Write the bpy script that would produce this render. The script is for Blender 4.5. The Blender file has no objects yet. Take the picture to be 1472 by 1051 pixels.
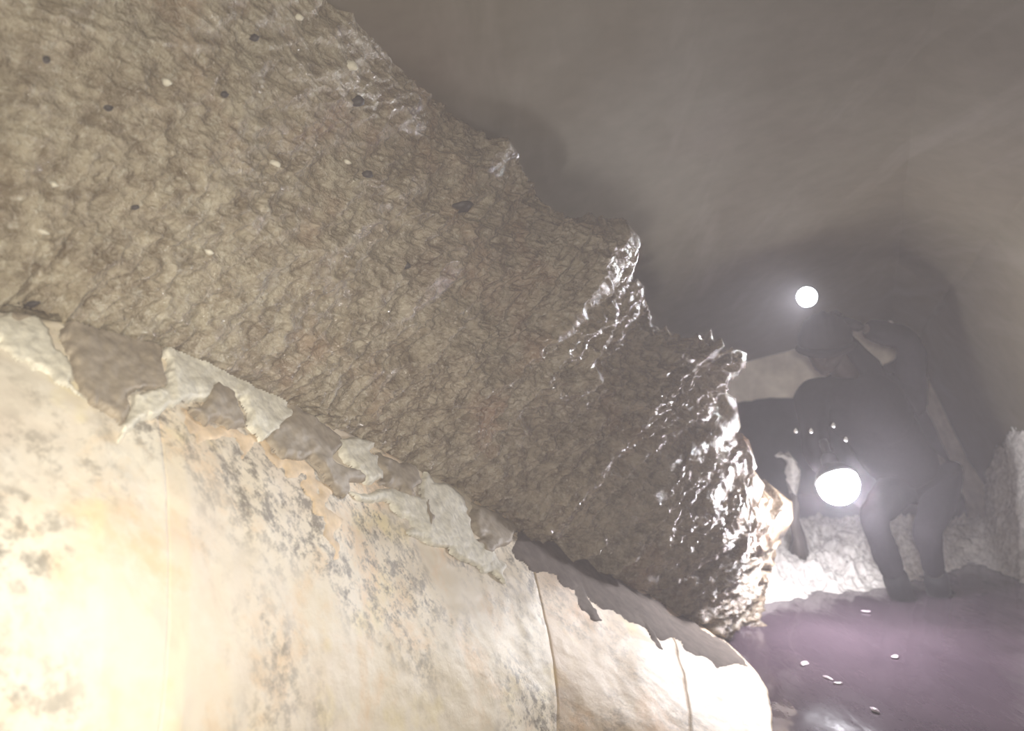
import bpy, bmesh, math, random
import numpy as np
from mathutils import Vector, Matrix
from mathutils.bvhtree import BVHTree
random.seed(7)
S = bpy.context.scene
COL = S.collection
F = 1145.0
CAMZ = 1.05
# ------------------------------------------------------------------ camera
cd = bpy.data.cameras.new('camera'); cam = bpy.data.objects.new('camera', cd); COL.objects.link(cam)
cam.location = (0, 0, CAMZ); cam.rotation_euler = (math.pi/2, 0, 0)
cd.sensor_fit = 'HORIZONTAL'; cd.sensor_width = 36; cd.lens = 36*F/1472; cd.clip_start = 0.02
cd.dof.use_dof = True; cd.dof.focus_distance = 1.9; cd.dof.aperture_fstop = 2.6
S.camera = cam
# ------------------------------------------------------------------ world, exposure
w = bpy.data.worlds.new('world'); S.world = w; w.use_nodes = True
w.node_tree.nodes['Background'].inputs[0].default_value = (0.9, 0.85, 0.85, 1)
w.node_tree.nodes['Background'].inputs[1].default_value = 0.0
S.view_settings.view_transform = 'Standard'; S.view_settings.look = 'None'
S.view_settings.gamma = 1; S.view_settings.exposure = 0.0; S.view_settings.use_curve_mapping = False

def P(px, py, d):
    return Vector(((px-736)/F*d, d, CAMZ-(py-525.5)/F*d))

def light(name, kind, loc, energy, color, radius, aim=None, size=None, blend=0.5):
    l = bpy.data.lights.new(name, kind); o = bpy.data.objects.new(name, l); COL.objects.link(o)
    o.location = loc; l.energy = energy; l.color = color
    if kind != 'AREA': l.shadow_soft_size = radius
    else: l.shape = 'DISK'; l.size = radius*2
    if aim is not None:
        o.rotation_euler = (Vector(aim)-Vector(loc)).to_track_quat('-Z', 'Y').to_euler()
    if kind == 'SPOT': l.spot_size = size; l.spot_blend = blend
    return o
# the photographer's own lamp, worn just beside the lens: broad beam plus hot spot on the low concrete
light('photographer_lamp', 'SPOT', (0.03, -0.06, CAMZ+0.05), 66, (1.0, 0.93, 0.79), 0.03, P(30, 240, 2.0), math.radians(128), 1.0)
light('photographer_lamp_hotspot', 'SPOT', (0.03, -0.06, CAMZ+0.05), 66, (1.0, 0.95, 0.86), 0.03, P(640, 1100, 1.1), math.radians(98), 1.0)
light('added_end_wall_spot', 'SPOT', (0.03, -0.06, CAMZ+0.05), 95, (1.0, 0.92, 0.80), 0.03, P(1310, 580, 4.0), math.radians(32), 1.0)  # added narrow spot that brightens the end wall
# the lamp in the person's hand and the one on the helmet
LAMP = P(1205, 697, 3.1)
HEAD = P(1160, 427, 3.3)
light('helmet_lamp_light', 'SPOT', HEAD+Vector((-0.01, -0.045, 0)), 85, (0.93, 0.95, 1.0), 0.02, P(720, 640, 1.8), math.radians(80), 1.0)
# ------------------------------------------------------------------ numpy noise
def _h(ix, iy, iz, seed):
    n = (ix*374761393 + iy*668265263 + iz*2147483647 + seed*1274126177) & 0xffffffff
    n = ((n ^ (n >> 13))*1274126177) & 0xffffffff
    n = (n ^ (n >> 16)) & 0xffffffff
    return n.astype(np.float64)/4294967295.0
def vnoise(x, y, z, seed=0):
    x = np.asarray(x, float); y = np.asarray(y, float)+0*x; z = np.asarray(z, float)+0*x
    xi = np.floor(x).astype(np.int64); yi = np.floor(y).astype(np.int64); zi = np.floor(z).astype(np.int64)
    fx = x-xi; fy = y-yi; fz = z-zi
    fx = fx*fx*(3-2*fx); fy = fy*fy*(3-2*fy); fz = fz*fz*(3-2*fz)
    r = 0
    for a in (0, 1):
        for b in (0, 1):
            for c in (0, 1):
                wgt = (fx if a else 1-fx)*(fy if b else 1-fy)*(fz if c else 1-fz)
                r = r+wgt*_h(xi+a, yi+b, zi+c, seed)
    return r*2-1
def fbm(x, y, z, oct=4, seed=0, gain=0.5):
    r = 0; a = 1; f = 1
    for k in range(oct):
        r = r+a*vnoise(x*f, y*f, z*f, seed+k*17); a *= gain; f *= 2.03
    return r
def billow(x, y, z, oct=4, seed=0):
    r = 0; a = 1; f = 1
    for k in range(oct):
        r = r+a*(1-2*np.abs(vnoise(x*f, y*f, z*f, seed+k*13))); a *= 0.5; f *= 2.1
    return r
# ------------------------------------------------------------------ object helpers
def link(name, me, m=None, parent=None):
    o = bpy.data.objects.new(name, me); COL.objects.link(o)
    if m: me.materials.append(m)
    if parent: o.parent = parent
    return o
def empty(name, loc=(0, 0, 0)):
    o = bpy.data.objects.new(name, None); COL.objects.link(o); o.location = loc; o.empty_display_size = 0.1
    return o
def tag(o, label=None, cat=None, group=None, kind=None):
    if label: o['label'] = label
    if cat: o['category'] = cat
    if group: o['group'] = group
    if kind: o['kind'] = kind
    return o
def mesh_from(name, verts, faces, smooth=True):
    me = bpy.data.meshes.new(name)
    verts = np.asarray(verts, dtype=np.float32)
    me.vertices.add(len(verts)); me.vertices.foreach_set('co', verts.ravel())
    faces = np.asarray(faces, dtype=np.int32); k = faces.shape[1]
    me.loops.add(faces.size); me.loops.foreach_set('vertex_index', faces.ravel())
    me.polygons.add(len(faces))
    me.polygons.foreach_set('loop_start', np.arange(0, faces.size, k, dtype=np.int32))
    try: me.polygons.foreach_set('loop_total', np.full(len(faces), k, dtype=np.int32))
    except Exception: pass
    me.polygons.foreach_set('use_smooth', np.full(len(faces), smooth))
    me.update(calc_edges=True); me.validate()
    return me
def grid_faces(nu, nv, off=0):
    i = np.arange(nu-1)[:, None]; j = np.arange(nv-1)[None, :]
    a = i*nv+j
    return (np.stack([a, a+nv, a+nv+1, a+1], -1).reshape(-1, 4)+off)
def grid_normals(G):
    du = np.gradient(G, axis=0); dv = np.gradient(G, axis=1)
    n = np.cross(du, dv); n /= np.linalg.norm(n, axis=-1, keepdims=True)+1e-12
    return n
def to_world(px, py, d):
    return np.stack([(px-736)/F*d, d+0*px, CAMZ-(py-525.5)/F*d], -1)
def interp_pts(us, table):
    t = np.array(table, float)
    return [np.interp(us, t[:, 0], t[:, k]) for k in range(1, t.shape[1])]
def bm_obj(name, bm, m, parent=None, smooth=True):
    me = bpy.data.meshes.new(name); bm.normal_update(); bm.to_mesh(me); bm.free()
    for p in me.polygons: p.use_smooth = smooth
    return link(name, me, m, parent)
# ------------------------------------------------------------------ materials
class NT:
    def __init__(s, name):
        s.m = bpy.data.materials.new(name); s.m.use_nodes = True; s.t = s.m.node_tree
        s.b = s.t.nodes['Principled BSDF']; s.x = None
    def n(s, typ, **kw):
        o = s.t.nodes.new(typ)
        for k, v in kw.items(): setattr(o, k, v)
        return o
    def l(s, a, b): s.t.links.new(a, b)
    def coord(s, scale=(1, 1, 1), rot=(0, 0, 0)):
        c = s.n('ShaderNodeTexCoord'); mp = s.n('ShaderNodeMapping'); s.l(c.outputs['Object'], mp.inputs[0])
        mp.inputs['Scale'].default_value = scale; mp.inputs['Rotation'].default_value = rot
        return mp.outputs[0]
    def noise(s, scale, detail=6, rough=0.6, co=None, dist=0):
        o = s.n('ShaderNodeTexNoise'); o.inputs['Scale'].default_value = scale
        o.inputs['Detail'].default_value = detail; o.inputs['Roughness'].default_value = rough
        o.inputs['Distortion'].default_value = dist
        s.l(co if co is not None else s.coord(), o.inputs['Vector']); return o.outputs['Fac']
    def ramp(s, f, stops):
        o = s.n('ShaderNodeValToRGB'); e = o.color_ramp.elements
        while len(e) < len(stops): e.new(0.5)
        for i, (p, c) in enumerate(stops):
            e[i].position = p; e[i].color = (c, c, c, 1) if isinstance(c, (int, float)) else (*c, 1)
        s.l(f, o.inputs[0]); return o.outputs[0]
    def mix(s, f, a, b, mode='MIX'):
        o = s.n('ShaderNodeMix', data_type='RGBA', blend_type=mode)
        for v, i in ((f, 0), (a, 6), (b, 7)):
            if isinstance(v, (int, float)): o.inputs[i].default_value = v
            elif isinstance(v, tuple): o.inputs[i].default_value = (*v, 1)
            else: s.l(v, o.inputs[i])
        return o.outputs[2]
    def math(s, op, a, b):
        o = s.n('ShaderNodeMath', operation=op)
        for v, i in ((a, 0), (b, 1)):
            if isinstance(v, (int, float)): o.inputs[i].default_value = v
            else: s.l(v, o.inputs[i])
        return o.outputs[0]
    def bump(s, h, strength, dist=0.01, prev=None):
        o = s.n('ShaderNodeBump'); o.inputs['Strength'].default_value = strength; o.inputs['Distance'].default_value = dist
        s.l(h, o.inputs['Height'])
        if prev is not None: s.l(prev, o.inputs['Normal'])
        return o.outputs[0]
    def base(s, c, rough=0.6, spec=0.5, metal=0.0, normal=None, coat=0.0, coat_rough=0.1):
        for v, k in ((c, 'Base Color'), (rough, 'Roughness'), (spec, 'Specular IOR Level'), (metal, 'Metallic'), (coat, 'Coat Weight'), (coat_rough, 'Coat Roughness')):
            if isinstance(v, (int, float)): s.b.inputs[k].default_value = v
            elif isinstance(v, tuple): s.b.inputs[k].default_value = (*v, 1)
            else: s.l(v, s.b.inputs[k])
        if normal is not None:
            s.l(normal, s.b.inputs['Normal']); s.l(normal, s.b.inputs['Coat Normal'])
        return s.m
def plain(name, c, rough=0.5, spec=0.5, metal=0, coat=0, nscale=40, bump=0.2, dist=0.003):
    t = NT(name); n = t.noise(nscale, 5, 0.6)
    col = t.mix(t.ramp(n, [(0.3, 0.0), (0.7, 1.0)]), tuple(x*0.75 for x in c), tuple(min(1, x*1.2) for x in c))
    return t.base(col, rough, spec, metal, t.bump(n, bump, dist), coat)
def mat_rock():
    t = NT('wet_rock')
    n1 = t.noise(2.2, 6, 0.65); n2 = t.noise(26, 6, 0.7); n3 = t.noise(75, 4, 0.65, dist=0.6)
    c = t.ramp(n1, [(0.3, (0.29, 0.225, 0.135)), (0.45, (0.37, 0.30, 0.185)), (0.55, (0.41, 0.355, 0.24)), (0.7, (0.40, 0.31, 0.21))])
    c = t.mix(t.ramp(n2, [(0.38, 0.0), (0.60, 1.0)]), t.mix(1.0, c, (0.55, 0.51, 0.46), 'MULTIPLY'), t.mix(0.35, c, (0.58, 0.52, 0.41)))
    c = t.mix(t.math('MULTIPLY', t.ramp(t.noise(3.1, 3), [(0.58, 0.0), (0.72, 1.0)]), 0.5), c, (0.38, 0.20, 0.10))
    c = t.mix(t.ramp(t.noise(48, 4, 0.6, dist=0.4), [(0.56, 0.0), (0.68, 0.55)]), c, (0.60, 0.55, 0.44))
    c = t.mix(t.ramp(n3, [(0.60, 0.0), (0.76, 0.8)]), c, (0.66, 0.61, 0.50))
    # lamp falloff painted into the colour: the face darkens towards the far end
    cx = t.n('ShaderNodeTexCoord'); sx = t.n('ShaderNodeSeparateXYZ'); t.l(cx.outputs['Object'], sx.inputs[0])
    wet = t.math('ADD', sx.outputs['Y'], t.math('MULTIPLY', t.noise(1.6, 4), 1.2))
    wet = t.ramp(t.math('MULTIPLY', wet, 0.25), [(0.50, 0.0), (0.88, 1.0)])  # wet masks the painted dimming
    c = t.mix(wet, c, t.mix(1.0, c, (0.52, 0.46, 0.43), 'MULTIPLY'))
    b = t.bump(n2, 0.65, 0.014); b = t.bump(n3, 0.85, 0.008, b); b = t.bump(t.noise(170, 3, 0.6), 0.5, 0.004, b)
    r = t.ramp(t.noise(9, 4), [(0.35, 0.10), (0.65, 0.28)])
    return t.base(c, r, 1.0, 0, b, 0.7, 0.08)
def mat_gravel():
    t = NT('wet_gravel'); n2 = t.noise(30, 6, 0.7); n3 = t.noise(90, 4, 0.7)
    c = t.ramp(n2, [(0.3, (0.48, 0.43, 0.39)), (0.6, (0.78, 0.74, 0.70))])
    b = t.bump(n2, 0.5, 0.012); b = t.bump(n3, 0.5, 0.006, b)
    return t.base(c, 0.25, 0.7, 0, b, 0.6, 0.1)
def mat_concrete(tint=(1, 1, 1), mould=0.9, nm='lime_stained_concrete'):
    t = NT(nm)
    co = t.coord()
    n1 = t.noise(2.0, 5, 0.6, co); n2 = t.noise(5.0, 6, 0.65, co, 0.3); n3 = t.noise(34, 6, 0.75, co); n4 = t.noise(3.2, 4, 0.6, t.coord((1, 1, 0.35)))
    c = t.ramp(n1, [(0.30, (0.70, 0.62, 0.48)), (0.5, (0.76, 0.70, 0.59)), (0.7, (0.69, 0.59, 0.49))])
    c = t.mix(t.math('MULTIPLY', t.ramp(n2, [(0.52, 0.0), (0.66, 1.0)]), 0.7), c, (0.74, 0.54, 0.33))
    c = t.mix(t.math('MULTIPLY', t.ramp(t.noise(4.1, 4, 0.6, t.coord((1, 1, 1), (0.4, 0.9, 0.2))), [(0.58, 0.0), (0.68, 1.0)]), 0.6), c, (0.80, 0.70, 0.38))
    c = t.mix(t.math('MULTIPLY', t.ramp(t.noise(18, 5, 0.65, co), [(0.5, 0.0), (0.7, 1.0)]), 0.5), c, (0.80, 0.76, 0.68))
    # mould speckle clustered in colonies, in vertical runs
    mask = t.math('MULTIPLY', t.ramp(n4, [(0.42, 0.0), (0.58, 1.0)]), t.ramp(n3, [(0.47, 0.0), (0.60, 1.0)]))
    c = t.mix(t.math('MULTIPLY', mask, mould), c, (0.17, 0.15, 0.125))
    streak = t.ramp(t.noise(7, 5, 0.6, t.coord((1.6, 1.6, 0.10))), [(0.56, 0.0), (0.66, 1.0)])
    c = t.mix(t.math('MULTIPLY', streak, 0.22), c, (0.36, 0.31, 0.26))
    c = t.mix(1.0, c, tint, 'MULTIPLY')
    b = t.bump(n3, 0.12, 0.004); b = t.bump(t.noise(9, 5, 0.6, co), 0.25, 0.02, b)
    return t.base(c, 0.55, 0.4, 0, b)
def mat_vault():
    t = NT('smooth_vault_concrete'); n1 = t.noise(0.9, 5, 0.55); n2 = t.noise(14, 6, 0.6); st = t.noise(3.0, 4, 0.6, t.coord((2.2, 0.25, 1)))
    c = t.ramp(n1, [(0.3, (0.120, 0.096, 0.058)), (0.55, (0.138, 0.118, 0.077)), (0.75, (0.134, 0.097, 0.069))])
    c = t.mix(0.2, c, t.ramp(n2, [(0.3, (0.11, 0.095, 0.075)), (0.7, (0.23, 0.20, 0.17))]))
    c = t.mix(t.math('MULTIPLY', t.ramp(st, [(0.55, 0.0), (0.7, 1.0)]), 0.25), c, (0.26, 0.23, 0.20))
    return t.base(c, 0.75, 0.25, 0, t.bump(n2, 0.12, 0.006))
def mat_water():
    t = NT('muddy_water')
    n1 = t.noise(5, 3, 0.5, t.coord((1.8, 0.5, 1))); n2 = t.noise(22, 3, 0.5, t.coord((1.4, 0.7, 1)))
    b = t.bump(n1, 0.22, 0.02); b = t.bump(n2, 0.14, 0.006, b)
    c = t.ramp(t.noise(2, 4), [(0.3, (0.050, 0.034, 0.045)), (0.7, (0.082, 0.057, 0.072))])
    return t.base(c, 0.12, 0.5, 0, b)
def mat_emit(name, c, s):
    t = NT(name); t.base((0.9, 0.9, 0.9), 0.3)
    t.b.inputs['Emission Color'].default_value = (*c, 1); t.b.inputs['Emission Strength'].default_value = s
    return t.m
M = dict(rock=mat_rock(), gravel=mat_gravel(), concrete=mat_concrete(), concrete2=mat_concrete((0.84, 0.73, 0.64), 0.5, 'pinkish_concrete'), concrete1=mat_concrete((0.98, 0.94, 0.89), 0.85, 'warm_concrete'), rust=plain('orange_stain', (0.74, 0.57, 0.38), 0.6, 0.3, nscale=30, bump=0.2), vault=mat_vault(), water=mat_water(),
    endwall=plain('pale_end_concrete', (0.86, 0.76, 0.66), 0.7, 0.3, nscale=7, bump=0.3, dist=0.02),
    grey=plain('grey_mortar', (0.34, 0.285, 0.215), 0.6, 0.4, nscale=45, bump=0.25, dist=0.004),
    lime=plain('white_lime', (0.72, 0.68, 0.57), 0.6, 0.4, nscale=60, bump=0.5, dist=0.006),
    smear=plain('brown_smear', (0.13, 0.105, 0.09), 0.85, 0.15, nscale=30, bump=0.4, dist=0.006),
    mud=plain('mud', (0.10, 0.08, 0.07), 0.5, 0.5, nscale=10),
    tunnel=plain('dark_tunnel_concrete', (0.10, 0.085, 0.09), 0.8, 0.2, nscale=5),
    jacket=plain('dark_jacket_cloth', (0.013, 0.011, 0.013), 0.9, 0.08, nscale=60, bump=0.4),
    trouser=plain('dark_trouser_cloth', (0.012, 0.010, 0.012), 0.9, 0.08, nscale=60, bump=0.4),
    rubber=plain('black_rubber', (0.012, 0.012, 0.012), 0.6, 0.15, nscale=30, bump=0.1),
    glove=plain('dark_glove', (0.02, 0.018, 0.018), 0.8, 0.2, nscale=60),
    skin=plain('darkened_skin', (0.05, 0.034, 0.027), 0.5, 0.4, nscale=60, bump=0.1),  # skin colour darkened so the lamp-lit face stays dark
    eye=plain('eye_dark', (0.03, 0.02, 0.02), 0.2, 0.5),
    helmet=plain('dark_helmet_shell', (0.025, 0.022, 0.025), 0.6, 0.2, nscale=20, bump=0.05),
    plastic=plain('black_plastic', (0.03, 0.03, 0.03), 0.4, 0.5, nscale=20, bump=0.05),
    stone_dark=plain('dark_stone', (0.05, 0.042, 0.036), 0.5, 0.4, nscale=50),
    stone_pale=plain('pale_wet_stone', (0.62, 0.58, 0.54), 0.25, 0.7, coat=0.5, nscale=50),
    foam=plain('pale_foam', (0.55, 0.45, 0.50), 0.3, 0.6, nscale=80),
    glow=mat_emit('lamp_glow', (0.95, 0.94, 1.0), 400), glow2=mat_emit('helmet_lamp_glow', (0.93, 0.95, 1.0), 40))
dm = NT('water_drop'); dm.base((0.95, 0.95, 0.97), 0.05, 1.0, 0, None, 1.0, 0.03); M['drop'] = dm.m
# ------------------------------------------------------------------ haze: damp air lit by the lamps
def haze():
    m = bpy.data.materials.new('damp_haze'); m.use_nodes = True; t = m.node_tree; t.nodes.remove(t.nodes['Principled BSDF'])
    v = t.nodes.new('ShaderNodeVolumeScatter'); v.inputs['Color'].default_value = (0.88, 0.82, 0.90, 1)
    v.inputs['Density'].default_value = 0.028; v.inputs['Anisotropy'].default_value = 0.25
    t.links.new(v.outputs[0], t.nodes['Material Output'].inputs['Volume'])
    bm = bmesh.new(); bmesh.ops.create_cube(bm, size=1)
    for q in bm.verts: q.co = Vector((q.co.x*7+0.5, q.co.y*11.4+3.0, q.co.z*3.6+1.0))
    o = bm_obj('haze', bm, m, None, False)
    tag(o, 'thin damp haze filling the tunnel around the lamps', 'haze', kind='stuff')
haze()
# ------------------------------------------------------------------ vault (ceiling + right side) and end wall
def prof_world(pts, d): return [P(x, y, d) for x, y in pts]
far = [(900, 900), (905, 700), (915, 560), (960, 518), (1040, 496), (1140, 468), (1215, 445), (1290, 425), (1345, 478), (1398, 590), (1446, 690), (1470, 765), (1485, 830), (1490, 900)]
FAR_D = 4.9
farw = np.array([tuple(v) for v in prof_world(far, FAR_D)])
near = np.array([(-2.3, 0, -0.4), (-2.3, 0, 0.4), (-2.2, 0, 1.2), (-1.8, 0, 1.85), (-1.2, 0, 2.15), (-0.6, 0, 2.30), (-0.1, 0, 2.36), (0.35, 0, 2.34), (0.95, 0, 2.15), (1.5, 0, 1.75), (1.85, 0, 1.25), (2.0, 0, 0.8), (2.05, 0, 0.2), (2.05, 0, -0.4)])
def resample(A, n):
    s = np.linspace(0, len(A)-1, n); i = np.clip(s.astype(int), 0, len(A)-2); f = (s-i)[:, None]
    return A[i]*(1-f)+A[i+1]*f
def vault():
    nu, nv = 200, 180
    A = resample(near, nv); B = resample(farw, nv)
    s = np.linspace(-0.55, 1.0, nu)
    G = np.zeros((nu, nv, 3))
    for i, t in enumerate(s):
        tc = max(t, 0); e = tc**1.15
        G[i] = A*(1-e)+B*e
        G[i, :, 1] = FAR_D*t
    nrm = grid_normals(G)
    d = 0.02*fbm(G[..., 0]*1.5, G[..., 1]*1.2, G[..., 2]*1.5, 4, 3)
    edge = np.clip((1-s)*12, 0, 1)[:, None]
    G += nrm*(d*edge)[..., None]
    # split: ceiling is left of the crown crease, wall_right the rest
    k = int(nv*7.0/(len(near)-1))
    for name, sl in (('ceiling', slice(0, k+1)), ('wall_right', slice(k, nv))):
        g = G[:, sl]; o = link(name, mesh_from(name, g.reshape(-1, 3), grid_faces(g.shape[0], g.shape[1])), M['vault']); tag(o, kind='structure')
        sd = o.modifiers.new('thick', 'SOLIDIFY'); sd.thickness = 0.15; sd.offset = 1 if name else 0
vault()
def end_wall():
    outer = farw.copy()
    inner_px = [(960, 900), (962, 720), (964, 600), (975, 584), (1040, 580), (1140, 571), (1220, 545), (1300, 510), (1348, 518), (1370, 590), (1405, 672), (1428, 730), (1440, 800), (1446, 900)]
    inner = np.array([tuple(P(x, y, FAR_D-0.06)) for x, y in inner_px])
    n = 140; O = resample(outer, n); I = resample(inner, n)
    cen = O.mean(0); O2 = cen+(O-cen)*1.03; O2[:, 1] = FAR_D-0.06
    m = 26; t = np.linspace(0, 1, m)
    G = O2[:, None]*(1-t)[None, :, None]+I[:, None]*t[None, :, None]
    G[..., 1] += 0.015*fbm(G[..., 0]*5, G[..., 2]*5, 0*G[..., 0], 4, 9)
    lip = np.stack([I+np.array([0, 0.03, 0])*1, I+np.array([0, 0.30, 0])], 1)
    G = np.concatenate([G, lip], 1)
    # the opening edge is eroded a little
    er = 0.018*fbm(I[:, 0]*9, I[:, 2]*9, 0*I[:, 0], 3, 5)
    G[:, m-1, 2] += er; G[:, m:, 2] += er[:, None]
    o = link('wall_back', mesh_from('wall_back', G.reshape(-1, 3), grid_faces(G.shape[0], G.shape[1])), M['endwall']); tag(o, kind='structure')
    # passage continuing behind the opening
    q = np.linspace(0, 1, 40)
    I2 = cen+(I-cen)*1.02
    T = np.stack([I2+np.array([0.35*k, 0.25+3.2*k, 0.03*math.sin(k*9)]) for k in q], 0)
    T += 0.02*fbm(T[..., 0]*3, T[..., 1]*3, T[..., 2]*3, 3, 21)[..., None]
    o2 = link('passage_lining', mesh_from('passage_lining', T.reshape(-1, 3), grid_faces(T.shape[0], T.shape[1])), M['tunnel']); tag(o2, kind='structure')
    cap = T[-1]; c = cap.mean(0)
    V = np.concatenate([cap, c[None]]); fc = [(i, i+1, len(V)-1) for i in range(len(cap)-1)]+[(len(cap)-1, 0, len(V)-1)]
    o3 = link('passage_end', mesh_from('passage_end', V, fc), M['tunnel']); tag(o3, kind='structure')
end_wall()
def box(name, x0, x1, y0, y1, z0, z1, m, parent=None, n=1):
    bm = bmesh.new(); bmesh.ops.create_cube(bm, size=1)
    for q in bm.verts: q.co = Vector((x0 if q.co.x < 0 else x1, y0 if q.co.y < 0 else y1, z0 if q.co.z < 0 else z1))
    return bm_obj(name, bm, m, parent, False)
# ------------------------------------------------------------------ left concrete wall
WT = [(0.0, -700, 330, .75), (0.22, -250, 400, 1.02), (0.36, 0, 447, 1.2), (0.44, 110, 465, 1.28), (0.52, 240, 497, 1.42), (0.62, 440, 592, 1.75), (0.72, 600, 672, 2.08), (0.80, 740, 747, 2.4), (0.88, 880, 822, 2.75), (0.95, 985, 885, 2.97), (1.0, 1040, 920, 3.04)]
WB = [(0.0, -500, 1500, .55), (0.22, -250, 1500, .68), (0.36, -20, 1480, .80), (0.44, 80, 1480, .85), (0.52, 190, 1450, .92), (0.62, 400, 1400, 1.14), (0.72, 590, 1360, 1.40), (0.80, 765, 1300, 1.66), (0.88, 918, 1230, 1.74), (0.95, 1022, 1180, 1.88), (1.0, 1100, 1130, 1.98)]
def wall_pt(s, t, off=0):
    tx, ty, td = interp_pts(s, WT); bx, by, bd = interp_pts(s, WB)
    A = to_world(tx, ty, td); B = to_world(bx, by, bd)
    t = np.asarray(t)
    G = A*(1-t)[..., None]+B*t[..., None]
    bul = 0.10*np.sin(np.pi*np.clip(t, 0, 1))
    G = G+np.stack([bul*0.75, -bul*0.5, bul*0.25], -1)
    g = 0.004*fbm(G[..., 0]*14, G[..., 1]*14, G[..., 2]*14, 4, 31)+0.012*fbm(G[..., 0]*2.5, G[..., 1]*2.5, G[..., 2]*2.5, 3, 77)
    nd = np.array([0.62, -0.62, 0.35]); nd = nd/np.linalg.norm(nd)
    return G+nd*(g-off)[..., None]
wall_left = empty('wall_left', (0, 2.0, 0)); tag(wall_left, kind='structure')
def child_mesh(name, V, Fc, m, parent, smooth=True):
    loc = np.array(parent.matrix_world.translation if False else parent.location)
    return link(name, mesh_from(name, np.asarray(V)-loc, Fc, smooth), m, parent)
def wall_grid(s0, s1, ns, nt, off, t0=0.0, t1=1.0):
    s, t = np.meshgrid(np.linspace(s0, s1, ns), np.linspace(t0, t1, nt), indexing='ij')
    return wall_pt(s, t, off+0*s)
def concrete():
    # backing body with the ledge on top and the rounded free end
    G = wall_grid(0, 0.992, 160, 60, 0.014)
    back = G[:, :1]+np.array([-0.30, 0.30, -0.02]); back2 = G[:, :1]+np.array([-0.45, 0.45, -0.9])
    Gf = np.concatenate([back2, back, G], 1)
    endc = Gf[-1:]+np.array([-0.12, 0.25, 0.0]); end2 = Gf[-1:]+np.array([-0.5, 0.6, 0.0])
    Gf = np.concatenate([Gf, endc, end2], 0)
    child_mesh('wall_core', Gf.reshape(-1, 3), grid_faces(Gf.shape[0], Gf.shape[1]), M['concrete'], wall_left)
    seams = [0.0, 0.245, 0.50, 0.802, 0.915, 1.0]
    V_all = []; F_all = []; off = 0
    for a, b in zip(seams[:-1], seams[1:]):
        e = 0.00008
        n = max(30, int((b-a)*420))
        G = wall_grid(a+e, b-e, n, 150, 0.0)
        # rims fold back to the core so each panel has its own edges and depth
        def rim(X, k): return X+np.array([-0.62, 0.62, -0.35])*k
        G = np.concatenate([rim(G[:1], 0.006), rim(G[:1], 0.0006), G[1:-1], rim(G[-1:], 0.0006), rim(G[-1:], 0.006)], 0)
        top = G[:, :1]+np.array([-0.02, 0.02, 0.0]); top2 = G[:, :1]+np.array([-0.30, 0.30, -0.01])
        G = np.concatenate([top2, top, G[:, 1:]], 1)
        fc = grid_faces(G.shape[0], G.shape[1])
        pn = child_mesh('concrete_panel', G.reshape(-1, 3), fc, M['concrete2' if a > 0.75 else 'concrete1' if a > 0.4 else 'concrete'], wall_left)  # right panels: own pinkish tone, plus darkening against the hand lamp's light
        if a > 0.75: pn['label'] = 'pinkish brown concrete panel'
        V_all.append(G.reshape(-1, 3)); F_all.append(fc+off); off += G.shape[0]*G.shape[1]
    V = np.concatenate(V_all); Fc = np.concatenate(F_all)
    return BVHTree.FromPolygons([tuple(v) for v in V], [tuple(f) for f in Fc])
WALL_BVH = concrete()
EYE = Vector((0, 0, CAMZ))
def patch(name, poly, m, thick, parent, bvh=WALL_BVH, step=2.2, rag=7.0, seed=0, lbl=None):
    """a skin of mortar or lime lying on the wall, following its surface"""
    poly = np.array(poly, float)
    x0, y0 = poly.min(0)-rag*1.5; x1, y1 = poly.max(0)+rag*1.5
    xs = np.arange(x0, x1, step); ys = np.arange(y0, y1, step)
    X, Y = np.meshgrid(xs, ys, indexing='ij')
    Xw = X+rag*fbm(X/22, Y/22, 0*X+seed, 3, seed); Yw = Y+rag*fbm(X/22, Y/22, 0*X+seed+9, 3, seed+5)
    inside = np.zeros(X.shape, bool); dist = np.full(X.shape, 1e9)
    n = len(poly)
    for i in range(n):
        ax, ay = poly[i]; bx, by = poly[(i+1) % n]
        c = ((ay > Yw) != (by > Yw)) & (Xw < (bx-ax)*(Yw-ay)/(by-ay+1e-9)+ax)
        inside ^= c
        L2 = (bx-ax)**2+(by-ay)**2+1e-9
        t = np.clip(((Xw-ax)*(bx-ax)+(Yw-ay)*(by-ay))/L2, 0, 1)
        dist = np.minimum(dist, np.hypot(Xw-ax-t*(bx-ax), Yw-ay-t*(by-ay)))
    sd = np.where(inside, dist, -dist)
    keep = sd > -step*1.2
    idx = -np.ones(X.shape, int); V = []
    h = np.clip(sd/7.0, -0.35, 1); h = np.where(h > 0, np.sqrt(np.clip(h, 0, 1)), h)
    h = h*(1+0.16*fbm(X/14, Y/14, 0*X, 3, seed+40))
    nd = Vector((0.62, -0.62, 0.35)).normalized()
    for i in range(X.shape[0]):
        for j in range(X.shape[1]):
            if not keep[i, j]: continue
            d = (P(X[i, j], Y[i, j], 1.0)-EYE).normalized()
            hit = bvh.ray_cast(EYE, d)
            if hit[0] is None: continue
            idx[i, j] = len(V); V.append(hit[0]+nd*(thick*h[i, j]) )
    Fc = []
    for i in range(X.shape[0]-1):
        for j in range(X.shape[1]-1):
            q = (idx[i, j], idx[i+1, j], idx[i+1, j+1], idx[i, j+1])
            if min(q) >= 0:
                ps = [V[k] for k in q]
                if max((ps[a]-ps[a-1]).length for a in range(4)) < 0.12: Fc.append(q)
    if not Fc: return None
    o = child_mesh(name, [tuple(v) for v in V], Fc, m, parent)
    if lbl: o['label'] = lbl
    return o
G_, L_, S_ = M['grey'], M['lime'], M['smear']
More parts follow.
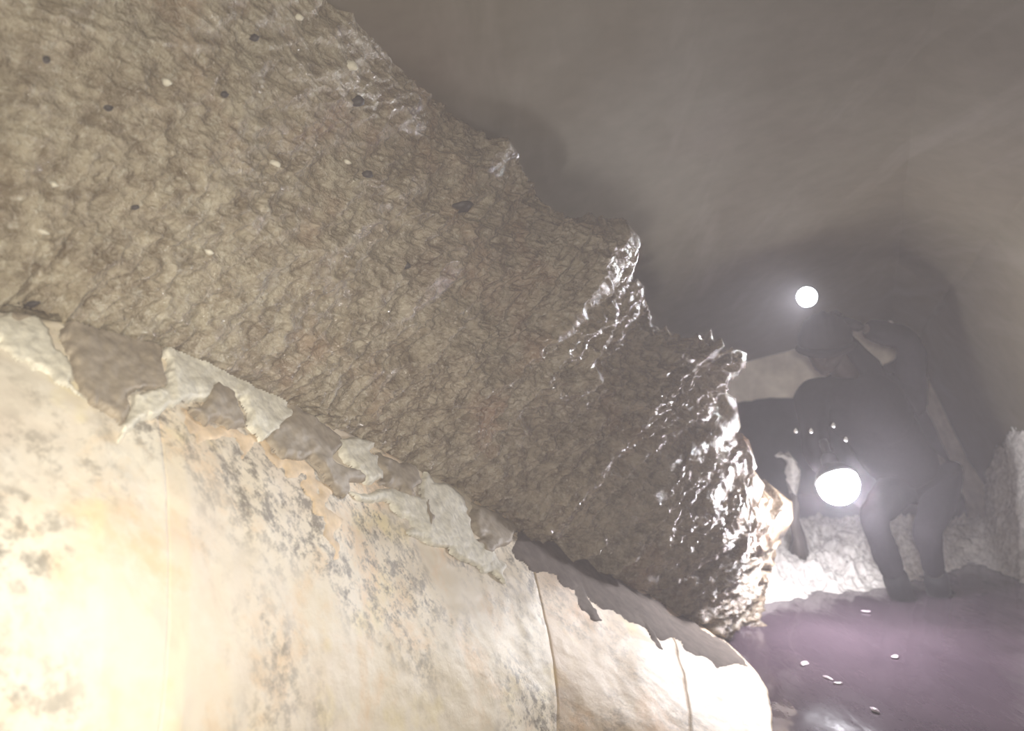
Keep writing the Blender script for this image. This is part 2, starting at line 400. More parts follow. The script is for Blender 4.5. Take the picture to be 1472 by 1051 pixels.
for k, (nm, m, th, poly) in enumerate([
    ('mortar_patch', G_, .016, [(88, 450), (150, 435), (250, 480), (238, 505), (233, 560), (178, 568), (188, 595), (168, 605), (125, 580), (104, 540), (98, 500)]),
    ('mortar_patch', G_, .012, [(10, 440), (40, 436), (45, 462), (25, 470), (10, 458)]),
    ('lime_patch', L_, .010, [(-60, 440), (8, 450), (50, 448), (72, 470), (80, 500), (98, 520), (106, 560), (150, 590), (60, 540), (0, 500), (-60, 480)]),
    ('lime_patch', L_, .018, [(240, 500), (300, 512), (350, 535), (405, 560), (412, 600), (398, 632), (362, 635), (350, 612), (345, 580), (310, 575), (262, 582), (205, 600), (170, 640), (180, 575), (232, 560)]),
    ('rust_stain', M['rust'], .003, [(262, 588), (300, 610), (345, 622), (400, 640), (440, 665), (470, 700), (482, 740), (478, 800), (462, 760), (440, 700), (400, 662), (350, 650), (290, 625)]),
    ('mortar_patch', G_, .022, [(305, 548), (330, 568), (350, 598), (347, 622), (300, 615), (270, 588), (290, 575)]),
    ('mortar_patch', G_, .020, [(410, 572), (450, 597), (492, 632), (482, 660), (545, 690), (500, 695), (495, 716), (478, 712), (440, 668), (395, 650), (380, 634), (404, 610)]),
    ('lime_patch', L_, .022, [(484, 630), (525, 636), (542, 662), (546, 690), (520, 690), (488, 660)]),
    ('mortar_patch', G_, .018, [(543, 652), (595, 672), (603, 700), (596, 718), (570, 700), (548, 690)]),
    ('lime_patch', L_, .014, [(598, 676), (640, 693), (670, 722), (685, 760), (715, 800), (735, 840), (640, 800), (560, 740), (500, 700), (560, 705), (602, 715)]),
    ('mortar_patch', G_, .018, [(609, 715), (620, 712), (626, 745), (622, 768), (612, 750)]),
    ('mortar_patch', G_, .020, [(672, 716), (735, 745), (745, 765), (722, 782), (705, 795), (682, 768)]),
    ('mud_smear', S_, .004, [(735, 748), (830, 795), (900, 838), (1035, 918), (1075, 965), (1000, 940), (900, 890), (800, 835), (745, 805)]),
    ('mud_smear', S_, .006, [(815, 835), (835, 840), (862, 890), (850, 890)]),
    ('mud_smear', S_, .006, [(900, 870), (920, 875), (955, 930), (940, 925)]),
    ('mud_smear', S_, .006, [(845, 800), (880, 825), (885, 850), (860, 835)]),
    ]):
    patch(nm, poly, m, th, wall_left, seed=k*3+1, rag=16 if nm == 'rust_stain' else 9)
# ------------------------------------------------------------------ left rock face
RB = [(-900, 250, .7), (-350, 380, .98), (0, 440, 1.2), (100, 458, 1.27), (200, 480, 1.37), (300, 520, 1.52), (400, 570, 1.70), (470, 608, 1.82), (520, 633, 1.92), (550, 648, 1.98), (600, 672, 2.08), (640, 693, 2.18), (680, 714, 2.27), (720, 736, 2.37), (770, 763, 2.49), (790, 775, 2.54), (810, 786, 2.59), (830, 796, 2.65), (850, 806, 2.70), (870, 817, 2.75), (890, 828, 2.79), (915, 843, 2.85), (940, 857, 2.9), (965, 873, 2.95), (985, 886, 2.98), (1005, 900, 3.02), (1040, 922, 3.1), (1075, 950, 3.25)]
RT = [(-600, -900, .9), (150, -550, 1.3), (460, -160, 1.55), (545, -10, 1.75), (590, 100, 1.9), (640, 172, 2.0), (740, 216, 2.1), (785, 285, 2.2), (796, 335, 2.3), (835, 336, 2.3), (900, 352, 2.35), (880, 402, 2.5), (932, 424, 2.5), (950, 466, 2.65), (1076, 514, 2.8), (1038, 548, 2.87), (1003, 588, 2.95), (1032, 598, 2.97), (1006, 628, 3.0), (1052, 660, 3.05), (1020, 684, 3.08), (1070, 696, 3.12), (1036, 722, 3.2), (1100, 738, 3.3), (1070, 765, 3.3), (1085, 785, 3.35), (1065, 815, 3.4), (1050, 875, 3.45)]
def rock_grid(RB, RT, nu, nv, amp, wrap=(-60, 20, 0.55), under=(0, 45, .16), bulge=0.06, seed=0, noise_u=1.0, keep=None, grow=True):
    n = len(RB); s = np.linspace(0, n-1, nu)
    seg = np.arange(n)
    B = np.array(RB, float); T = np.array(RT, float)
    b = [np.interp(s, seg, B[:, k]) for k in range(3)]; t = [np.interp(s, seg, T[:, k]) for k in range(3)]
    v = np.concatenate([np.linspace(-0.10, 0, max(4, nv//14))[:-1], np.linspace(0, 1, nv), np.linspace(1, 1.5, nv//6)[1:]])
    Bw = to_world(*b); Tw = to_world(*t)
    Uw = to_world(b[0]+under[0], b[1]+under[1], b[2]+under[2])
    Ww = to_world(t[0]+wrap[0], t[1]+wrap[1], t[2]+wrap[2])
    # notches only near the silhouette: a smoothed version rules the interior
    ker = max(5, nu//9) | 1
    def sm(A):
        pad = ker//2; Ap = np.concatenate([np.repeat(A[:1], pad, 0), A, np.repeat(A[-1:], pad, 0)])
        return np.stack([np.convolve(Ap[:, k], np.ones(ker)/ker, 'valid') for k in range(3)], -1)
    Ts = sm(Tw); Ts[-ker:] = Ts[-ker:]*(1-np.linspace(0, 1, ker)[:, None])+Tw[-ker:]*np.linspace(0, 1, ker)[:, None]
    G = np.zeros((nu, len(v), 3))
    for j, q in enumerate(v):
        if q < 0: G[:, j] = Bw+(Uw-Bw)*(-q/0.10)
        elif q <= 1:
            e = q**2.2
            G[:, j] = Bw*(1-q)+(Ts*(1-e)+Tw*e)*q
            G[:, j] += np.array([0.45, -0.80, 0.1])*bulge*math.sin(math.pi*q)
        else: G[:, j] = Tw+(Ww-Tw)*((q-1)/0.5)
    # arc-length coordinates
    L = np.cumsum(np.concatenate([[0], np.linalg.norm(np.diff((Bw+Tw)/2, axis=0), axis=1)]))
    wid = np.linalg.norm(Tw-Bw, axis=1)
    U = L[:, None]+0*v[None]; Vv = v[None, :]*wid[:, None]
    nrm = grid_normals(G)
    view = np.array([0, 0, CAMZ])-G; flip = np.sign((nrm*view).sum(-1)); nrm = nrm*np.median(flip[:, nv//2])
    near = np.clip((U-L[-1]*0.30)/(L[-1]*0.35), 0, 1)   # strata show more towards the far end
    a = amp
    D = a*(0.9*fbm(U*2.6*noise_u, Vv*1.3, 0*U, 2, seed+1)*(0.5+near)
        + 0.55*billow(U*8*noise_u, Vv*(5-2.6*near), G[..., 1]*0.5, 3, seed+7)*(0.6+1.5*near)
        + (0.22+0.34*near)*billow(U*26, Vv*(24-13*near), G[..., 2], 3, seed+19)
        + (0.08+0.10*near)*fbm(U*85, Vv*(75-35*near), G[..., 2], 2, seed+29))
    edge = np.clip((v+0.10)/0.14, 0, 1)[None, :]
    if keep is not None: D = D*keep(U, Vv)
    G = G+nrm*(D*edge)[..., None]
    return G
Grock = rock_grid(RB, RT, 1150, 430, 0.038, seed=3)
rock = link('rock_face', mesh_from('rock_face', Grock.reshape(-1, 3), grid_faces(*Grock.shape[:2])), M['rock'])
tag(rock, kind='structure')
# ------------------------------------------------------------------ right rock
RB2 = [(1412, 790, 4.35), (1420, 815, 4.2), (1434, 835, 4.05), (1480, 850, 3.8), (1600, 930, 3.1), (1900, 1080, 2.4)]
RT2 = [(1418, 720, 4.7), (1424, 690, 4.5), (1436, 640, 4.3), (1460, 585, 4.0), (1640, 440, 3.2), (2000, 200, 2.3)]
G2 = rock_grid(RB2, RT2, 300, 200, 0.035, wrap=(30, -10, 0.3), under=(0, 40, -0.05), bulge=0.02, seed=51, noise_u=1.5)
r2 = link('rock_outcrop', mesh_from('rock_outcrop', G2.reshape(-1, 3), grid_faces(*G2.shape[:2])), M['gravel']); tag(r2, kind='structure')
# ------------------------------------------------------------------ gravel bank
def bank():
    xs = np.linspace(0.5, 3.1, 420); ys = np.linspace(2.9, 5.6, 400)
    X, Y = np.meshgrid(xs, ys, indexing='ij')
    ex = [0.5, 0.80, 0.95, 1.11, 1.35, 1.66, 2.0, 2.43, 2.60, 2.75, 3.1]; ey = [3.0, 3.02, 3.30, 3.49, 3.60, 3.70, 3.86, 4.20, 4.05, 3.7, 3.2]
    E = np.interp(X, ex, ey); d = Y-E
    up = 1-np.exp(-np.clip(d, 0, 9)/0.30)
    Z = np.where(d < 0, d*0.5, 0.155*up)
    Z = Z-0.20*np.clip((Y-4.65)/0.5, 0, 1)
    Z = Z+0.10*np.exp(-((X-0.95)/0.3)**2)*up
    Z += (0.035*billow(X*7, Y*7, 0*X, 3, 61)+0.016*billow(X*24, Y*22, 0*X, 3, 62)+0.006*fbm(X*70, Y*70, 0*X, 2, 63))*np.clip(d*5+0.3, 0.1, 1)-0.02
    V = np.stack([X, Y, Z], -1)
    o = link('gravel_bank', mesh_from('gravel_bank', V.reshape(-1, 3), grid_faces(420, 400)), M['gravel'])
    tag(o, kind='structure')
    return BVHTree.FromPolygons([tuple(p) for p in V[::2, ::2].reshape(-1, 3)], [tuple(f) for f in grid_faces(210, 200)])
BANK = bank()
# ------------------------------------------------------------------ floor bed and water
def flat(name, x0, x1, y0, y1, z, n, m, amp, sc, seed, thick=0):
    X, Y = np.meshgrid(np.linspace(x0, x1, n), np.linspace(y0, y1, n), indexing='ij')
    Z = z+amp*fbm(X*sc, Y*sc*0.6, 0*X, 3, seed)
    return link(name, mesh_from(name, np.stack([X, Y, Z], -1).reshape(-1, 3), grid_faces(n, n)), m)
o = flat('floor', -2.4, 3.3, -2.7, 8.6, -0.30, 90, M['mud'], 0.03, 1.5, 71); tag(o, kind='structure')
o = flat('channel_water', -2.3, 3.2, -2.6, 5.1, 0.0, 260, M['water'], 0.004, 5, 72); tag(o, 'dark purplish muddy water covering the tunnel floor', 'water', kind='stuff')
# ------------------------------------------------------------------ stones
def pebble(name, loc, r, m, parent=None, seed=0, flat_=0.6, rot=0.0):
    bm = bmesh.new(); bmesh.ops.create_icosphere(bm, subdivisions=2, radius=1)
    rr = random.Random(seed); ph = [rr.uniform(0, 6) for _ in range(6)]
    for v in bm.verts:
        c = v.co; k = 1+0.16*math.sin(3*c.x+ph[0])+0.14*math.sin(4*c.y+ph[1])+0.12*math.sin(5*c.z+ph[2])
        v.co = Vector((c.x*k*r[0], c.y*k*r[1], c.z*k*r[2]))
    bmesh.ops.rotate(bm, verts=bm.verts, matrix=Matrix.Rotation(rot, 3, 'Y'))
    if parent is None:
        o = bm_obj(name, bm, m); o.location = loc
    else:
        o = bm_obj(name, bm, m, parent); o.location = Vector(loc)-parent.location
    return o
ROCK_BVH = BVHTree.FromPolygons([tuple(p) for p in Grock[::3, ::3].reshape(-1, 3)], [tuple(f) for f in grid_faces(len(Grock[::3]), Grock[::3, ::3].shape[1])])
def on_rock(px, py, bvh=ROCK_BVH, out=0.0):
    d = (P(px, py, 1)-EYE).normalized(); h = bvh.ray_cast(EYE, d)
    return (h[0]-d*out) if h[0] is not None else None
for k, (px, py, rpx, sq) in enumerate([(513, 146, 10, 1.0), (527, 251, 10, 0.5), (660, 297, 18, 0.45), (366, 55, 8, 0.6), (322, 136, 7, 0.6), (195, 298, 6, 0.6), (583, 382, 7, 0.9), (66, 86, 7, 0.7), (155, 155, 8, 0.5), (48, 437, 11, 0.4)]):
    h = on_rock(px, py, out=0.002)
    if h is None: continue
    r = rpx/F*h.y
    pebble('embedded_stone', h, (r, r*0.6, r*sq), M['stone_dark'], rock, k, rot=-0.2)
for k, (px, py, rpx) in enumerate([(500, 233, 5), (78, 265, 5), (62, 333, 6), (300, 362, 6), (430, 25, 6), (240, 118, 7), (395, 235, 6), (505, 95, 9)]):
    h = on_rock(px, py, out=0.003)
    if h is None: continue
    r = rpx/F*h.y
    pebble('pale_chip', h, (r*1.3, r*0.6, r*0.7), M['lime'], rock, 40+k, rot=0.4)
# ------------------------------------------------------------------ drips on the ceiling and in the air
vault_objs = [bpy.data.objects['ceiling'], bpy.data.objects['wall_right']]
def me_bvh(o):
    me = o.data; return BVHTree.FromPolygons([tuple(v.co) for v in me.vertices], [tuple(p.vertices) for p in me.polygons])
CEIL = me_bvh(vault_objs[0])
def drop(loc, r, label, group=None, hang=False):
    bm = bmesh.new(); bmesh.ops.create_uvsphere(bm, u_segments=14, v_segments=10, radius=r)
    for v in bm.verts:
        if v.co.z > 0: v.co.z *= 1.6; v.co.x *= 1-0.35*v.co.z/(1.6*r); v.co.y *= 1-0.35*v.co.z/(1.6*r)
    o = bm_obj('water_drop', bm, M['drop']); o.location = loc
    tag(o, label, 'water drop', group); return o
for px, py, r, lb in [(955, 312, 3.0, 'single bright water drop hanging highest on the vault'), (1088, 367, 3.0, 'bright water drop on the vault up and left of the helmet lamp'),
    (1073, 414, 3.0, 'water drop on the vault level with the helmet lamp, far to its left'), (998, 440, 2.0, 'faint water drop on the vault just above the rock edge, nearer the helmet lamp'),
    (985, 433, 1.8, 'faintest water drop on the vault above the jagged rock edge')]:
    d = (P(px, py, 1)-EYE).normalized(); h = CEIL.ray_cast(EYE, d)
    if h[0] is None: continue
    rr = r/F*h[0].y
    drop(h[0]-d*rr*0.9, rr, lb)
for px, py, dd, lb in [(1144, 620, 3.0, 'smallest falling water drop, leftmost of four above the hand lamp'), (1166, 620, 3.0, 'falling water drop straight above the left rim of the hand lamp'),
    (1198, 612, 3.0, 'topmost falling water drop in front of the dark jacket'), (1216, 632, 3.0, 'falling water drop rightmost of four above the hand lamp')]:
    drop(P(px, py, dd), 2.8/F*dd, lb)
# ------------------------------------------------------------------ small things lit around the lamp
BV2 = BANK
def rest_on_bank(px, py):
    d = (P(px, py, 1)-EYE).normalized(); h = BV2.ray_cast(EYE, d); return h[0]
# broken stalk of rock standing out of the bank left of the hand lamp
def spur():
    o_root = None
    pts = [(1150, 790, .034), (1143, 745, .028), (1141, 715, .024), (1140, 695, .030), (1139, 680, .034), (1139, 668, .026), (1136, 658, .022), (1128, 653, .026), (1118, 655, .016)]
    n = 14
    def build(pts, nm, m, par=None):
     bm = bmesh.new(); rings = []
     for k, (px, py, r) in enumerate(pts):
        c = P(px, py, 3.9); ring = []
        for i in range(n):
            a = 2*math.pi*i/n; j = 1+0.32*math.sin(3*a+k*1.7)+0.18*math.sin(7*a+k)
            ring.append(bm.verts.new(c+Vector((math.cos(a)*r*j, math.sin(a)*r*j, 0.5*r*math.sin(a*2+k)))))
        rings.append(ring)
     for A, B in zip(rings[:-1], rings[1:]):
        for i in range(n): bm.faces.new((A[i], A[(i+1) % n], B[(i+1) % n], B[i]))
     bm.faces.new(rings[-1]); bm.faces.new(rings[0][::-1])
     return bm_obj(nm, bm, m, par)
    o = build([(1149, 800, .05), (1147, 775, .026), (1141, 750, .024), (1144, 728, .017), (1141, 706, .014)], 'rock_spur', M['mud'])
    t_ = build([(1141, 710, .018), (1140, 700, .026), (1139, 690, .030), (1140, 680, .034), (1139, 668, .026), (1137, 662, .020), (1133, 657, .024), (1127, 653, .026), (1117, 656, .012)], 'wet_tip', M['stone_pale'], o)
    t_['label'] = 'pale wet bent tip'
    tag(o, 'slim crooked rock spur standing left of the hand lamp', 'rock')
spur()
for px, py, r, lb in [(1218, 772, 10, 'pale wet stone on the bank right below the hand lamp'), (1337, 795, 6, 'small wet stone on the bank beside the nearer knee'),
    (1385, 785, 11, 'long pale stone lying on the bank right of both legs'), (1365, 775, 8, 'pale stone at the back of the bank right of the bent knee'),
    (1420, 780, 9, 'pale stone on the bank against the right rock outcrop')]:
    h = rest_on_bank(px, py)
    if h is None: continue
    rr = r/F*h.y; o = pebble('wet_stone', h+Vector((0, 0, rr*0.25)), (rr*1.3, rr, rr*0.6), M['stone_pale'], None, int(px)); tag(o, lb, 'stone')
for px, py, r, lb in [(1157, 955, 7, 'pale foam fleck on the water, leftmost below the gravel bank'), (1190, 976, 5, 'foam fleck on the water between the left fleck and the streak'),
    (1257, 1022, 6, 'brightest foam fleck, lowest on the dark water'), (1287, 945, 5, 'foam fleck on the water under the legs'), (1245, 880, 4, 'small foam fleck on the water close to the gravel bank'),
    (1205, 984, 4, 'foam fleck right of the thin streak start on the water')]:
    dd = CAMZ*F/(py-525.5); rr = r/F*dd
    o = pebble('foam_fleck', (P(px, py, dd)+Vector((0, 0, 0.003))), (rr*0.8, rr*1.6, 0.004), M['foam'], None, int(px)+3, rot=0); o.rotation_euler.z = px*0.7; tag(o, lb, 'foam')
# ------------------------------------------------------------------ person
root = empty('person', P(1315, 880, 3.6)*1.0)
root.location.z = -0.22
tag(root, 'person in dark jacket and helmet stooping forward, one elbow raised, lamp in hand', 'person')
def skin_mesh(name, chains, m, sub=2, parent=root, noise=0.0, seed=0):
    """chains: list of lists of (pos, radius); points equal in position share a vertex"""
    verts = []; rad = []; edges = []; key = {}
    for ch in chains:
        prev = None
        for p, r in ch:
            k = tuple(round(c, 4) for c in p)
            if k not in key: key[k] = len(verts); verts.append(Vector(p)-root.location); rad.append(r if isinstance(r, tuple) else (r, r))
            if prev is not None and prev != key[k]: edges.append((prev, key[k]))
            prev = key[k]
    me = bpy.data.meshes.new(name); me.from_pydata([tuple(v) for v in verts], edges, [])
    o = bpy.data.objects.new(name, me); COL.objects.link(o)
    sk = o.modifiers.new('skin', 'SKIN'); sk.use_smooth_shade = True
    for i, r in enumerate(rad): me.skin_vertices[0].data[i].radius = r
    me.skin_vertices[0].data[0].use_root = True
    sb = o.modifiers.new('sub', 'SUBSURF'); sb.levels = sub; sb.render_levels = sub
    dg = bpy.context.evaluated_depsgraph_get(); ev = o.evaluated_get(dg)
    me2 = bpy.data.meshes.new_from_object(ev); me2.name = name
    bpy.data.objects.remove(o)
    if noise:
        n = len(me2.vertices); co = np.empty(n*3); me2.vertices.foreach_get('co', co); co = co.reshape(-1, 3)
        nn = np.empty(n*3); me2.vertices.foreach_get('normal', nn); nn = nn.reshape(-1, 3)
        d = noise*(fbm(co[:, 0]*9, co[:, 1]*9, co[:, 2]*5, 3, seed)+0.5*billow(co[:, 0]*6, co[:, 1]*6, co[:, 2]*16, 2, seed+3))
        co = co+nn*d[:, None]; me2.vertices.foreach_set('co', co.ravel()); me2.update()
    for p in me2.polygons: p.use_smooth = True
    me2.materials.clear()
    return link(name, me2, m, parent)
PEL = P(1318, 672, 3.74); BEL = P(1278, 635, 3.68); CHE = P(1240, 582, 3.60); NECK = P(1222, 545, 3.53)
HEADC = P(1186, 500, 3.42)
SHL = P(1166, 566, 3.50); ELL = P(1172, 650, 3.40); HAL = P(1213, 706, 3.22)
SHR = P(1310, 556, 3.62); ELR = P(1306, 487, 3.47); WRR = P(1240, 472, 3.40); HAR = P(1215, 462, 3.38)
HPL = P(1290, 700, 3.72); KNL = P(1254, 745, 3.42); ANL = P(1303, 872, 3.60); TOL = ANL+Vector((-0.05, -0.16, -0.05))
HPR = P(1362, 690, 3.74); KNR = P(1332, 765, 3.45); ANR = P(1352, 862, 3.66); TOR = ANR+Vector((0.03, -0.16, -0.05))
lerp = lambda a, b, t: a+(b-a)*t
def limb(a, b, ra, rb, n=3): return [(lerp(a, b, i/n), ra+(rb-ra)*i/n) for i in range(n+1)]
# body: one surface; mostly under clothing, so a little slimmer than the clothes
skin_mesh('body', [
    [(PEL, .105), (BEL, .10), (CHE, .115), (NECK, .055), (lerp(NECK, HEADC, .5), .055), (HEADC, (.075, .09)), (HEADC+Vector((-.02, -.03, .06)), .07)],
    [(CHE, .115), (SHL, .05)] + limb(SHL, ELL, .045, .036)[1:] + limb(ELL, HAL, .034, .024)[1:],
    [(CHE, .115), (SHR, .05)] + limb(SHR, ELR, .045, .036)[1:] + limb(ELR, WRR, .034, .024)[1:],
    [(PEL, .105), (HPL, .075)] + limb(HPL, KNL, .07, .05)[1:] + limb(KNL, ANL, .046, .033)[1:],
    [(PEL, .105), (HPR, .075)] + limb(HPR, KNR, .07, .05)[1:] + limb(KNR, ANR, .046, .033)[1:]], M['skin'])
HEM = P(1312, 690, 3.74)
skin_mesh('jacket', [
    [(HEM, (.165, .13)), (lerp(HEM, BEL, .5), (.175, .14)), (BEL, (.18, .15)), (lerp(BEL, CHE, .5), (.19, .15)), (CHE, (.185, .14)), (lerp(CHE, NECK, .7), (.12, .10)), (NECK, .085)],
    [(CHE, (.185, .14)), (SHL, .088)] + limb(SHL, ELL, .078, .058)[1:] + limb(ELL, lerp(ELL, HAL, .85), .055, .042)[1:],
    [(CHE, (.185, .14)), (lerp(CHE, SHR, .5), .13), (SHR, .085)] + limb(SHR, ELR, .070, .060)[1:] + limb(ELR, WRR, .060, .048)[1:]], M['jacket'], noise=0.010, seed=4)
skin_mesh('hood', [[(P(1262, 552, 3.66), .08), (P(1232, 530, 3.60), .10), (P(1210, 512, 3.54), .10), (P(1198, 490, 3.50), .09)]], M['jacket'], noise=0.006, seed=8)
skin_mesh('trousers', [
    [(PEL, .13), (HPL, .095)] + limb(HPL, KNL, .09, .062)[1:] + limb(KNL, lerp(KNL, ANL, .62), .056, .05)[1:],
    [(PEL, .13), (HPR, .10)] + limb(HPR, KNR, .095, .062)[1:] + limb(KNR, lerp(KNR, ANR, .62), .056, .048)[1:]], M['trouser'], noise=0.006, seed=12)
for KN, AN, TO in ((KNL, ANL, TOL), (KNR, ANR, TOR)):
    skin_mesh('boot', [[(lerp(KN, AN, .55), .062), (lerp(KN, AN, .75), .055), (AN, .055), (lerp(AN, TO, .55), .05), (TO, .04)]], M['rubber'])
# gloved hands: palm plus five fingers each
def hand(wrist, palm, dirn, side, up, curl, name='glove'):
    dirn = dirn.normalized(); side = side.normalized(); up = up.normalized()
    chains = [[(wrist, .026), (palm, (.036, .022)), (palm+dirn*0.045, (.036, .018))]]
    kn = palm+dirn*0.045
    for i, (o, l) in enumerate([(-.030, .062), (-.010, .074), (.010, .070), (.030, .055)]):
        b = kn+side*o; p1 = b+(dirn*0.75+up*curl*0.65)*l*.42; p2 = p1+(dirn*0.25+up*curl)*l*.34; p3 = p2+(-dirn*0.35+up*curl*0.9)*l*.28
        chains.append([(palm+dirn*0.025+side*o*0.7, .011), (b, .0105), (p1, .0098), (p2, .009), (p3, .0078)])
    tb = palm-side*0.026
    chains.append([(tb, .013), (tb-side*0.024+dirn*0.02, .012), (tb-side*0.028+dirn*0.045+up*curl*0.015, .0105), (tb-side*0.018+dirn*0.065+up*curl*0.03, .009)])
    return [skin_mesh(name, [chains[0]], M['glove'])] + [skin_mesh('finger', [c], M['glove'], 1) for c in chains[1:]]
HG = LAMP+Vector((0.035, 0.085, -0.005))
hh = hand(lerp(ELL, HAL, .85), HAL, (HG-HAL)+Vector((-0.02, -0.03, 0)), Vector((0, 0.2, 1)), Vector((-1, -0.2, 0)), 1.0)
hh2 = hand(WRR, HAR, Vector((-1, 0, 0.25)), Vector((0.2, -0.6, 1)), Vector((0, 0.5, -0.3)), 0.6)
for hs in (hh, hh2):
    for f in hs[1:]:
        f.parent = hs[0]
# head with face, looking down to the lamp
def head():
    bm = bmesh.new(); bmesh.ops.create_uvsphere(bm, u_segments=48, v_segments=36, radius=1)
    for v in bm.verts:
        x, y, z = v.co      # -y is the face
        X = x*.076*(1-0.22*max(0, -z)**1.5); Y = y*.098; Z = z*.120
        if y < 0:
            f = -y
            g = lambda a, s: math.exp(-(a/s)**2)
            Y -= 0.030*g(x, .16)*g(z+.12, .20)*f                       # nose
            Y -= 0.010*g(x, .10)*g(z-.12, .2)*f
            Y += 0.013*(g(x-.36, .17)+g(x+.36, .17))*g(z-.12, .14)*f    # eye sockets
            Y -= 0.007*g(z-.32, .1)*g(x, .6)*f                          # brow
            Y -= 0.008*g(x, .26)*g(z+.48, .07)*f; Y -= 0.008*g(x, .24)*g(z+.60, .07)*f; Y += 0.005*g(x, .3)*g(z+.54, .03)*f  # lips
            Y -= 0.012*g(x, .3)*g(z+.88, .2)*f                          # chin
        v.co = (X, Y, Z)
    o = bm_obj('head', bm, M['skin'], root)
    o.location = HEADC-root.location; o.rotation_euler = (math.radians(28), 0, math.radians(-22))
    for s in (-1, 1):
        b = bmesh.new(); bmesh.ops.create_uvsphere(b, u_segments=14, v_segments=10, radius=.0125)
        e = bm_obj('eye', b, M['eye'], o); e.location = (s*.028, -.079, .014)
        b = bmesh.new(); bmesh.ops.create_uvsphere(b, u_segments=16, v_segments=12, radius=1)
        for v in b.verts:
            v.co = (v.co.x*.010, v.co.y*.019, v.co.z*.031)
            if abs(v.co.y) < .012 and abs(v.co.z) < .02: v.co.x *= 0.3
        e = bm_obj('ear', b, M['skin'], o); e.location = (s*.078, .008, .0); e.rotation_euler = (0, 0, s*0.35)
    return o
hd = head()
def helmet():
    base = HEADC+Vector((0, 0.0, 0.03))
    r = empty('safety_helmet', base); r.rotation_euler = (math.radians(20), math.radians(-4), math.radians(-22))
    tag(r, 'dark rounded safety helmet with short peak on the stooping person', 'helmet')
    bm = bmesh.new(); bmesh.ops.create_uvsphere(bm, u_segments=48, v_segments=28, radius=1)
    bmesh.ops.delete(bm, geom=[v for v in bm.verts if v.co.z < -0.05], context='VERTS')
    for v in bm.verts:
        x, y, z = v.co
        rid = 1+0.03*math.cos(x*18)*max(0, z)
        v.co = (x*.112*rid, y*.132*rid, z*.125*rid)
    o = bm_obj('shell', bm, M['helmet'], r); md = o.modifiers.new('t', 'SOLIDIFY'); md.thickness = .005
    bm = bmesh.new(); n = 28; rows = []
    for k in range(5):
        row = []
        for i in range(n):
            a = math.radians(-75+150*i/(n-1)); e = k/4*0.045*math.cos(a*0.9)
            row.append(bm.verts.new((math.sin(a)*(.112+e*.6), -math.cos(a)*(.132+e), -0.004-0.012*(k/4)**1.5)))
        rows.append(row)
    for A, B in zip(rows[:-1], rows[1:]):
        for i in range(n-1): bm.faces.new((A[i], A[i+1], B[i+1], B[i]))
    o = bm_obj('peak', bm, M['helmet'], r); md = o.modifiers.new('t', 'SOLIDIFY'); md.thickness = .005
    bm = bmesh.new(); pr = []
    for i in range(17):
        a = math.pi*i/16; c = Vector((math.cos(a)*.078, 0.01, -0.0-math.sin(a)*.125)); ring = [bm.verts.new(c+Vector((0, d, 0))) for d in (-.009, .009)]; pr.append(ring)
    for A, B in zip(pr[:-1], pr[1:]): bm.faces.new((A[0], A[1], B[1], B[0]))
    o = bm_obj('chin_strap', bm, M['plastic'], r); md = o.modifiers.new('t', 'SOLIDIFY'); md.thickness = .003
helmet()
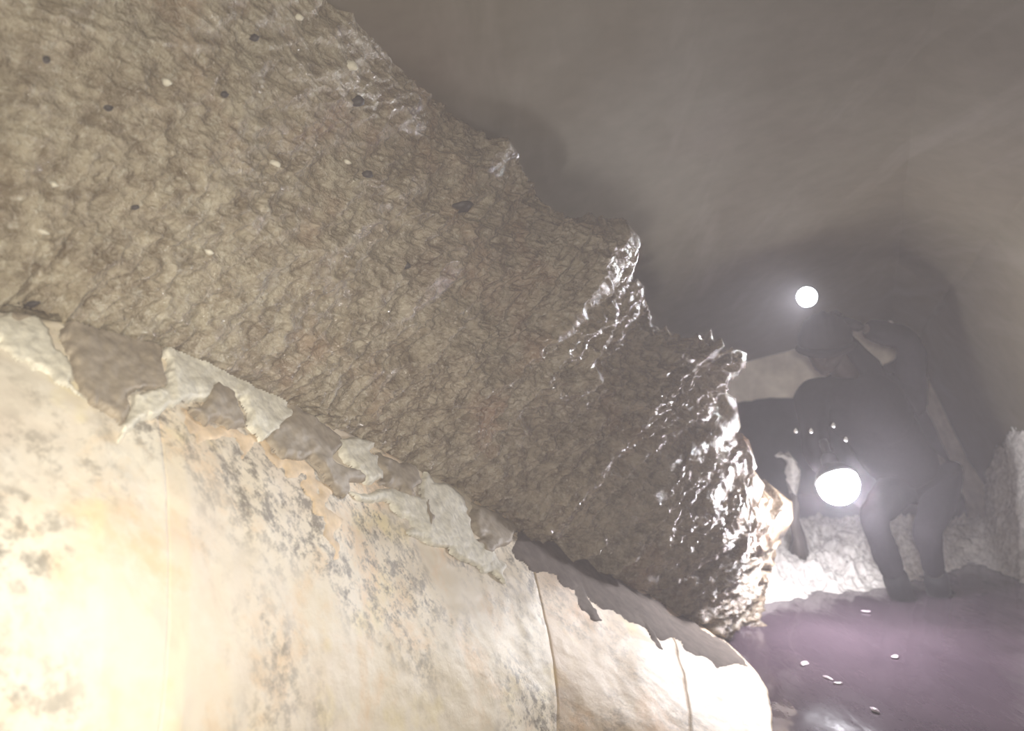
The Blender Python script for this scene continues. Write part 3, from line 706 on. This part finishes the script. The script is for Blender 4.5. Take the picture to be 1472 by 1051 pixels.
# lathe helper
def lathe(name, prof, m, parent, seg=36, axis=None, loc=(0, 0, 0)):
    bm = bmesh.new(); rows = []
    for (r, z) in prof:
        rows.append([bm.verts.new((math.cos(2*math.pi*i/seg)*r, math.sin(2*math.pi*i/seg)*r, z)) for i in range(seg)])
    for A, B in zip(rows[:-1], rows[1:]):
        for i in range(seg): bm.faces.new((A[i], A[(i+1) % seg], B[(i+1) % seg], B[i]))
    if prof[0][0] > 1e-4: bm.faces.new(rows[0][::-1])
    if prof[-1][0] > 1e-4: bm.faces.new(rows[-1])
    o = bm_obj(name, bm, m, parent, True); o.location = loc
    return o
def lamp(name, loc, aim, R_, depth, lbl, cat, glow, globe=False):
    r = empty(name, loc); r.rotation_euler = (Vector(aim)).to_track_quat('Z', 'Y').to_euler(); tag(r, lbl, cat)
    if globe:   # a round lantern globe with a shallow cap on its back
        lathe('globe', [(max(1e-3, R_*math.sin(a)), -R_*math.cos(a)) for a in [math.pi*k/14 for k in range(15)]], glow, r, 28)
        Rc = R_*1.12
        lathe('housing', [(R_*0.30, -R_*1.75), (R_*0.42, -R_*1.6), (R_*0.45, -R_*1.2)]+[(Rc*math.sin(a), -Rc*math.cos(a)) for a in [math.radians(26+7*k) for k in range(8)]], M['plastic'], r)
    else:
        lathe('housing', [(R_*0.45, -depth), (R_*0.62, -depth*0.95), (R_*0.72, -depth*0.5), (R_*1.0, -depth*0.18), (R_*1.08, -depth*0.1), (R_*1.08, 0.0), (R_*0.96, 0.0), (R_*0.94, -depth*0.08)], M['plastic'], r)
        lathe('lens', [(R_*0.94, -depth*0.07), (R_*0.94, 0.0), (R_*0.6, depth*0.05), (R_*0.01, depth*0.07)], glow, r)
    return r
aim = (0.05, -0.62, -0.78)
hl = lamp('hand_lamp', LAMP, aim, 0.078, 0.09, 'round hand lamp blazing white, held low in the gloved hand', 'lamp', M['glow'], True)
lathe('grip', [(0.016, -0.02), (0.019, 0.0), (0.016, 0.03), (0.019, 0.06), (0.017, 0.10)], M['plastic'], hl, 20, loc=(0.0, 0.0, -0.185))
h2 = lamp('helmet_lamp', HEAD, (-0.15, -0.97, -0.1), 0.043, 0.05, 'small round headlamp shining white on top of the helmet', 'lamp', M['glow2'])
bm = bmesh.new(); bmesh.ops.create_cube(bm, size=1)
for v in bm.verts: v.co = Vector((v.co.x*.05, v.co.y*.05, v.co.z*.06))
bmesh.ops.bevel(bm, geom=bm.edges[:], offset=.008, segments=2, affect='EDGES')
o = bm_obj('bracket', bm, M['plastic'], h2); o.location = (0.02, 0.01, -0.05)
